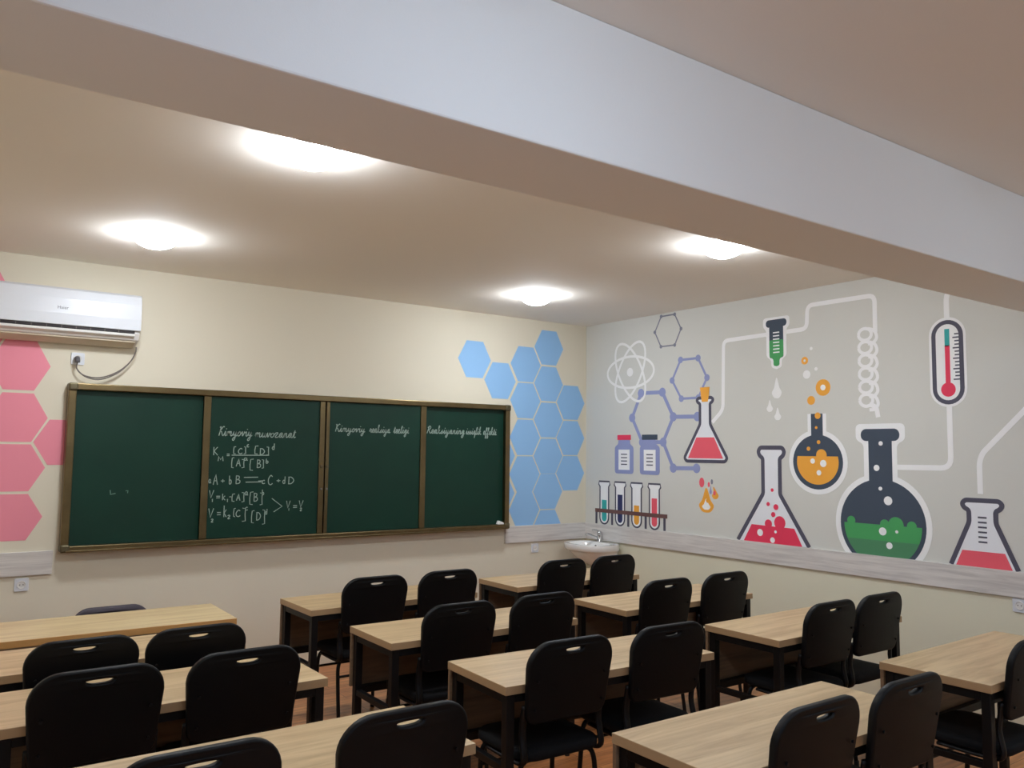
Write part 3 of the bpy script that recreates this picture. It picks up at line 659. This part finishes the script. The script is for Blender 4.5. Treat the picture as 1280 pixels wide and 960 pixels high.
# thermometer with its pipes
M = Motif('painted_pipe', 'pale painted pipe running through the thermometer to the big flask', -3.65, 1.62)
M.line('pipe', rounded([(-3.72,2.90),(-3.652,2.80),(-3.651,1.642),(-3.262,1.640)], .07), .036, 'ink_white_line', 0.15)
M = Motif('painted_thermometer', 'painted thermometer with red bulb and teal stem top', -3.650, 2.06)
c = -3.650
def capsule(r, z0, z1): return [(c+r*math.cos(PI*k/14), z1-r+r*math.sin(PI*k/14)) for k in range(15)]+[(c-r*math.cos(PI*k/14), z0+r-r*math.sin(PI*k/14)) for k in range(15)]
M.poly('halo', capsule(.122, 2.045, 2.645), 'ink_white_line', 0.6)
M.poly('case', capsule(.105, 2.062, 2.626), 'ink_outline', 1); M.poly('face', capsule(.076, 2.090, 2.598), 'ink_white', 2)
M.bar('stem', c-.016, c+.016, 2.45, 2.566, 'ink_teal', 3); M.bar('mercury', c-.016, c+.016, 2.17, 2.456, 'ink_red', 3); M.dot('bulb', c, 2.161, .048, 'ink_red', 3.2)
for k in range(14): M.bar('graduation_mark', c-.080, c-(.036 if k % 3 == 0 else .048), 2.222+k*.0232, 2.231+k*.0232, 'ink_outline', 3)
# small flask with red liquid and its pipe
M = Motif('painted_pipe', 'pale painted bent pipe leading down to the small graduated flask', -3.9, 1.48)
M.line('pipe', rounded([(-4.17,2.62),(-4.16,2.06),(-3.850,1.74),(-3.831,1.68),(-3.831,1.482)], .06), .034, 'ink_white_line', 0)
M = Motif('painted_graduated_flask', 'small painted conical flask with graduation marks at the right edge', -3.835, zb)
conical(M, -3.838, 1.440, .124, .082, 1.300, zb, .205, 0, None, 'ink_outline', .030, False, rimh=.065)
M.poly('liquid', [(-3.838-.130,1.118),(-3.838+.130,1.118),(-3.838+.172,zb),(-3.838-.172,zb)], 'ink_coral', 3)
for k in range(6): M.bar('graduation_mark', -3.865, -3.811, 1.172+k*.031, 1.183+k*.031, 'ink_outline', 3)

# ------------------------------------------------------------------ air conditioner
ac = empty('air_conditioner', (-4.735, 0, 2.42)); ox, oz = -4.735, 2.42
tag(ac, 'white wall-mounted air conditioner above the pink hexagons', 'air conditioner')
ax0, ax1 = -.445, .445
def xprism(name, prof, x0, x1, m, parent, bev=.004):
    o = MB().prism(prof, lambda a, b, d: (d, a, b-oz), x0, x1).build(name, m, parent, bevel=bev); return o
xprism('body', [(0,2.425),(-.055,2.425),(-.15,2.462),(-.172,2.505),(-.178,2.74),(-.16,2.772),(0,2.775)], ax0, ax1, 'plastic_matt', ac, .006)
fp = xprism('front_panel', [(-.178,2.528),(-.196,2.524),(-.202,2.60),(-.200,2.70),(-.188,2.762),(-.165,2.778),(-.13,2.779),(-.16,2.76),(-.176,2.72)], ax0-.002, ax1+.002, 'plastic_white', ac, .004)
xprism('vent_slot', [(-.15,2.502),(-.184,2.506),(-.186,2.524),(-.15,2.526)], ax0+.01, ax1-.035, 'vent_dark', ac, .002)
for k in range(9):
    MB().box(-.40+k*.088, -.396+k*.088, -.1875, -.180, 2.505-oz, 2.523-oz).build('vent_vane', 'cord_grey', ac)
xprism('louver', [(-.150,2.470),(-.186,2.486),(-.188,2.503),(-.150,2.500)], ax0+.005, ax1-.035, 'plastic_matt', ac, .003)
xprism('underside_tray', [(-.004,2.418),(-.07,2.418),(-.135,2.448),(-.135,2.458),(-.05,2.436),(-.004,2.436)], ax0+.03, ax1-.02, 'plastic_beige', ac, .003)
tc = bpy.data.curves.new('logo', 'FONT'); tc.body = 'Haier'; tc.size = .030; tc.align_x = 'CENTER'; tc.extrude = .0004
to = bpy.data.objects.new('logo_tmp', tc); COL.objects.link(to)
dg = bpy.context.evaluated_depsgraph_get(); lm = bpy.data.meshes.new_from_object(to.evaluated_get(dg)); lm.name = 'logo'
bpy.data.objects.remove(to); lm.materials.clear(); lm.materials.append(MATS['logo_grey'])
lo = bpy.data.objects.new('logo', lm); COL.objects.link(lo); lo.parent = fp; lo.rotation_euler = (PI/2, 0, 0); lo.location = (-.045, -.2035, 2.628-oz)

# ------------------------------------------------------------------ sockets
def socket(loc, rz, label, hole=True):
    r = empty('wall_socket', loc, rz); tag(r, label, 'socket', 'white wall sockets')
    MB().prism(rrect(-.042,.042,-.042,.042,.008,3), lambda a, b, d: (a, -d, b), 0, .010).build('cover_plate', 'plastic_white', r, bevel=.002)
    ring = [circle(0, 0, rr, 20) for rr in (.026, .026, .022, .020)]
    mb = MB(); mb.loft([[(a, -d, b) for a, b in ring[i]] for i, d in enumerate((.009, .014, .014, .0105))], True, True)
    mb.build('socket_cup', 'plastic_matt', r)
    for s in (-.0095, .0095): MB().tube([(s, -.0100, 0), (s, -.0115, 0)], .0032, 8).build('pin_hole', 'vent_dark', r)
    return r
socket((-4.647, 0, 2.320), 0, 'white wall socket with a plug just below the air conditioner')
socket((-4.908, 0, .803), 0, 'white wall socket under the rail at the left of the blackboard')
socket((-.644, 0, .799), 0, 'white wall socket under the rail left of the washbasin')
socket((0, -4.045, .815), -PI/2, 'white wall socket under the mural rail at the right photo edge')
pc = empty('power_cord', (-4.655, -.016, 2.32)); tag(pc, 'grey power cord with plug looping from socket to air conditioner', 'power cord')
MB().tube([(0,0,0),(0,-.03,-.002),(0,-.038,-.012),(0,-.038,-.03)], .017, 12).build('plug', 'plug_grey', pc, smooth=True)
for dd in (0, .008):
    pts = crom([(0,-.036,-.03),(.0,-.036,-.075),(.05+dd,-.04,-.118-dd),(.15,-.04,-.125-dd*1.5),(.26,-.038,-.075-dd),(.335,-.045,.0),(.365,-.05,.07),(.368,-.05,.105)], 8)
    MB().tube(pts, .0045, 6).build('cable', 'cord_grey', pc, smooth=True)

# ------------------------------------------------------------------ washbasin and tap
wb = empty('washbasin', (0, -.340, .62)); tag(wb, 'white ceramic washbasin hung in the room corner', 'washbasin')
def dring(sx, sy, z, off=0.0, n=40):
    out = []
    for k in range(n):
        t = 2*PI*k/n; cx, cy = math.cos(t), math.sin(t)
        u = math.copysign(abs(cx)**.7, cx)*.5*sy; v = math.copysign(abs(cy)**.75, cy)
        x = -(off+(v+1)*.5*sx)
        out.append((x, u, z-.62))
    return out
outer = [dring(.16,.16,.62,.01), dring(.22,.28,.655,.005), dring(.32,.40,.71,.003), dring(.375,.465,.765,.002), dring(.395,.485,.785,.002), dring(.42,.515,.793,.002), dring(.43,.525,.803,.002), dring(.435,.53,.845,.002), dring(.43,.525,.853,.003),
         dring(.30,.44,.852,.095), dring(.275,.405,.835,.105), dring(.24,.34,.76,.12), dring(.14,.18,.725,.17), dring(.05,.05,.72,.215)]
smooth_angle(MB().loft(outer).build('bowl', 'ceramic', wb), .9)
MB().tube([(-.108,.06,.815-.62),(-.116,.06,.8145-.62)], .010, 12).build('overflow_hole', 'drain_dark', wb)
MB().lathe([(.085,-.62),(.075,-.3),(.07,-.1),(.085,.03)], -.10, 0, 20).build('pedestal', 'ceramic', wb, smooth=True)
fa = empty('mixer_tap', (-.060, -.275, .852)); tag(fa, 'chrome single-lever mixer tap on the washbasin', 'tap')
MB().lathe([(.026,0),(.026,.010),(.021,.016),(.021,.075),(.023,.082),(.020,.100),(.008,.106)], n=20).build('tap_body', 'chrome', fa, smooth=True)
MB().tube(crom([(0,0,.03),(-.05,.012,.050),(-.11,.028,.074),(-.135,.035,.076),(-.14,.036,.060)], 5), .011, 10).build('spout', 'chrome', fa, smooth=True)
MB().tube(crom([(.002,0,.100),(-.03,.01,.112),(-.075,.022,.116)], 4), .006, 8, ry=.010).build('lever', 'chrome', fa, smooth=True)

# ------------------------------------------------------------------ desks
def make_desk(L, Wd, topm='oak'):
    r = empty('school_desk'); hx, hy = L/2, Wd/2
    MB().box(-hx, hx, -hy, hy, .714, .75).build('desktop', topm, r, bevel=.0025)
    MB().box(-hx+.002, hx-.002, hy-.020, hy-.003, .430, .7135).build('modesty_panel', 'oak_shaded', r, bevel=.001)
    for sx in (-1, 1):
        for y in (hy-.064, -hy+.010):
            x = sx*(hx-.032)
            lg = MB().box(x-.020, x+.020, y, y+.040, .012, .7135).build('leg', 'black_steel', r, bevel=.003)
            MB().box(x-.021, x+.021, y-.001, y+.041, 0, .0125).build('foot_cap', 'rubber', lg)
        MB().box(sx*(hx-.032)-.015, sx*(hx-.032)+.015, -hy+.05, hy-.064, .39, .42).build('side_rail', 'black_steel', r, bevel=.002)
        MB().box(sx*(hx-.032)-.018, sx*(hx-.032)+.018, -hy+.05, hy-.064, .675, .7135).build('side_rail', 'black_steel', r, bevel=.002)
    MB().box(-hx+.052, hx-.052, hy-.060, hy-.025, .395, .435).build('back_rail', 'black_steel', r, bevel=.002)
    MB().box(-hx+.052, hx-.052, -hy+.012, -hy+.045, .678, .7135).build('front_rail', 'black_steel', r, bevel=.002)
    return r
DW, DL = .500, 1.208
proto = make_desk(DL, DW); first = [True]
def place_desk(xl, yfar, rot, label):
    o = proto if first[0] else copy_tree(proto); first[0] = False
    a = math.radians(rot); cx, cy = DL/2, -DW/2
    o.location = (xl+cx*math.cos(a)-cy*math.sin(a), yfar+cx*math.sin(a)+cy*math.cos(a), 0); o.rotation_euler = (0, 0, a)
    tag(o, label, 'desk', 'two-seat school desks'); return o
place_desk(-3.555, -1.085, 0.5, 'oak-topped school desk in the middle column, closest to the blackboard')
place_desk(-3.545, -2.115, -1.0, 'oak-topped school desk in the middle column, second from the blackboard')
place_desk(-3.500, -3.065, -3.2, 'oak-topped school desk in the middle column, third from the blackboard')
place_desk(-3.545, -4.220, -0.5, 'oak-topped school desk in the middle column, closest to the camera')
place_desk(-1.985, -1.050, 0.0, 'oak-topped school desk in front of the washbasin')
place_desk(-1.940, -2.118, 0.0, 'oak-topped school desk in the mural-side column, second from the washbasin')
place_desk(-1.842, -3.152, 0.5, 'oak-topped school desk in the mural-side column, third from the washbasin')
place_desk(-1.803, -4.182, 1.2, 'oak-topped school desk at the right photo edge')
place_desk(-4.168-DL, -1.760, 0.0, 'oak-topped school desk right behind the teacher desk at the left')
place_desk(-4.072-DL, -2.530, 0.0, 'oak-topped school desk in the left column, second behind the teacher desk')
place_desk(-3.992-DL, -3.545, 0.0, 'oak-topped school desk in the left column at the bottom photo edge')
td = make_desk(1.42, .54, 'oak_warm'); td.name = 'teacher_desk'
td.location = (-3.985-.71, -1.290, 0); td.rotation_euler = (0, 0, PI+math.radians(-1.2))
tag(td, 'warm-edged teacher desk in front of the blackboard at the left', 'desk')

# ------------------------------------------------------------------ chairs
def back_mesh(zt, zb, m):
    cu = bpy.data.curves.new('bk', 'CURVE'); cu.dimensions = '2D'; cu.fill_mode = 'BOTH'
    hw_t, hw_b = .224, .208; rt, rb = .105, .045
    pts = []
    for cx, cz, a0, r_ in ((hw_t-rt, zt-rt, 0, rt), (-hw_t+rt, zt-rt, PI/2, rt), (-hw_b+rb, zb+rb, PI, rb), (hw_b-rb, zb+rb, 1.5*PI, rb)):
        for k in range(9):
            a = a0+PI/2*k/8; pts.append((cx+r_*math.cos(a), cz+r_*math.sin(a)))
    slot = [(.046*math.copysign(abs(math.cos(2*PI*k/32))**.8, math.cos(2*PI*k/32)), zt-.040+(.004 if math.sin(2*PI*k/32) > 0 else .013)*math.sin(2*PI*k/32)) for k in range(32)][::-1]
    for P_ in (pts, slot):
        s = cu.splines.new('POLY'); s.points.add(len(P_)-1); s.use_cyclic_u = True
        for q, p in zip(s.points, P_): q.co = (p[0], p[1], 0, 1)
    cu.extrude = .006; cu.bevel_depth = .010; cu.bevel_resolution = 3; cu.offset = -.009
    ob = bpy.data.objects.new('bk', cu); COL.objects.link(ob)
    d = bpy.context.evaluated_depsgraph_get(); me = bpy.data.meshes.new_from_object(ob.evaluated_get(d)); bpy.data.objects.remove(ob)
    me.materials.clear(); me.materials.append(MATS[m]); me.name = 'backrest'
    zm = .60
    bm = bmesh.new(); bm.from_mesh(me); bmesh.ops.remove_doubles(bm, verts=bm.verts, dist=.0003)
    for v in bm.verts:
        x, z, t = v.co
        y = -.205-(z-zm)*.16+t + (x/.218)**2*.012
        v.co = (x, y, z)
    bmesh.ops.recalc_face_normals(bm, faces=bm.faces)
    bm.to_mesh(me); bm.free()
    for p in me.polygons: p.use_smooth = True
    bm = bmesh.new(); bm.from_mesh(me)
    for e_ in bm.edges:
        if len(e_.link_faces) == 2 and e_.calc_face_angle(0) > .9: e_.smooth = False
    bm.to_mesh(me); bm.free()
    return me
def make_chair(name, zt, zb, vin, fab):
    r = empty(name)
    so = rrect(-.215, .215, -.20, .215, .075, 6)
    def sr(sc, z): return [(a*sc, (b-.0075)*sc+.0075, z) for a, b in so]
    smooth_angle(MB().loft([sr(.955, .432), sr(.99, .438), sr(1.0, .452), sr(.99, .468), sr(.95, .477), sr(.7, .480), sr(.1, .481)]).build('seat', fab, r), .9)
    b = bpy.data.objects.new('backrest', back_mesh(zt, zb, vin)); COL.objects.link(b); b.parent = r
    yb = lambda z: -.205-(z-.60)*.16
    for s in (-1, 1):
        zk = zb+.075
        pts = crom([(s*.196,.10,.420),(s*.200,-.10,.420),(s*.206,-.185,.440),(s*.204,yb(.55)+.026,.55),(s*.204,yb(zk)+.027,zk)], 6)
        MB().tube(pts, .010, 10, ry=.017).build('back_upright', 'black_steel', r, smooth=True)
        for z in (zb+.06, zt-.16):
            MB().tube([(s*.178, yb(z)-.010, z), (s*.178, yb(z)-.018, z)], .006, 8).build('screw', 'black_steel', b)
        for yy, y1 in ((.150, .185), (-.135, -.200)):
            lg = MB().tube(crom([(s*.09, yy, .422), (s*.165, yy, .420), (s*.196, yy+(y1-yy)*.15, .385), (s*.202, yy+(y1-yy)*.35, .28), (s*.208, y1, .012)], 5), .0115, 10).build('leg', 'black_steel', r, smooth=True)
            MB().tube([(s*.208, y1, .0), (s*.208, y1, .030)], .014, 10).build('foot_cap', 'rubber', lg)
    for yy in (.163, -.160):
        MB().tube([(-.200, yy, .325), (.200, yy, .325)], .008, 8).build('stretcher', 'black_steel', r)
    return r
CH = make_chair('school_chair', .931, .590, 'black_vinyl', 'black_fabric'); used = [False]
def place_chair(x, ytop, rot, label, sz=1.0):
    o = CH if not used[0] else copy_tree(CH); used[0] = True
    a = math.radians(rot); ly = -.268
    o.location = (x+ly*math.sin(a), ytop-ly*math.cos(a), 0); o.rotation_euler = (0, 0, a); o.scale = (1, 1, sz)
    tag(o, label, 'chair', 'black padded school chairs')
place_chair(-3.150, -1.67, 0, 'black padded chair at the left seat of the middle-column desk closest to the blackboard')
place_chair(-2.617, -1.67, 0, 'black padded chair at the right seat of the middle-column desk closest to the blackboard')
place_chair(-3.190, -2.715, 0, 'black padded chair at the left seat of the second middle-column desk from the blackboard')
place_chair(-2.645, -2.722, 0, 'black padded chair at the right seat of the second middle-column desk from the blackboard')
place_chair(-3.240, -3.670, -2, 'black padded chair at the left seat of the third middle-column desk from the blackboard')
place_chair(-2.668, -3.690, -3, 'black padded chair at the right seat of the third middle-column desk from the blackboard')
place_chair(-3.160, -4.805, 0, 'black padded chair at the left seat of the middle-column desk closest to the camera')
place_chair(-2.625, -4.810, 0, 'black padded chair at the right seat of the middle-column desk closest to the camera')
place_chair(-1.615, -1.64, 0, 'black padded chair at the left seat of the desk in front of the washbasin')
place_chair(-1.110, -1.64, 0, 'black padded chair at the right seat of the desk in front of the washbasin')
place_chair(-1.653, -2.715, 0, 'black padded chair at the left seat of the second desk along the mural wall')
place_chair(-1.094, -2.715, 0, 'black padded chair at the right seat of the second desk along the mural wall')
place_chair(-1.478, -3.75, 0, 'black padded chair at the left seat of the third desk along the mural wall')
place_chair(-1.000, -3.75, 0, 'black padded chair at the right seat of the third desk along the mural wall')
place_chair(-1.500, -4.765, 0, 'black padded chair cut off by the right photo edge')
place_chair(-4.912, -2.42, 0, 'black padded chair at the left seat of the desk right behind the teacher desk', .965)
place_chair(-4.437, -2.42, 0, 'black padded chair at the right seat of the desk right behind the teacher desk', .965)
place_chair(-4.975, -3.12, 0, 'black padded chair at the left seat of the second desk behind the teacher desk')
place_chair(-4.446, -3.12, 0, 'black padded chair at the right seat of the second desk behind the teacher desk')
place_chair(-4.905, -4.13, 0, 'black padded chair at the bottom photo edge, left seat of the nearest left desk')
place_chair(-4.287, -4.13, 0, 'big black padded chair at the bottom photo edge, right seat of the nearest left desk')
tch = make_chair('teacher_chair', .742, .50, 'grey_vinyl', 'black_fabric')
tch.location = (-4.50, -.99, 0); tch.rotation_euler = (0, 0, PI)
tag(tch, 'low grey-violet chair behind the teacher desk facing the class', 'chair')
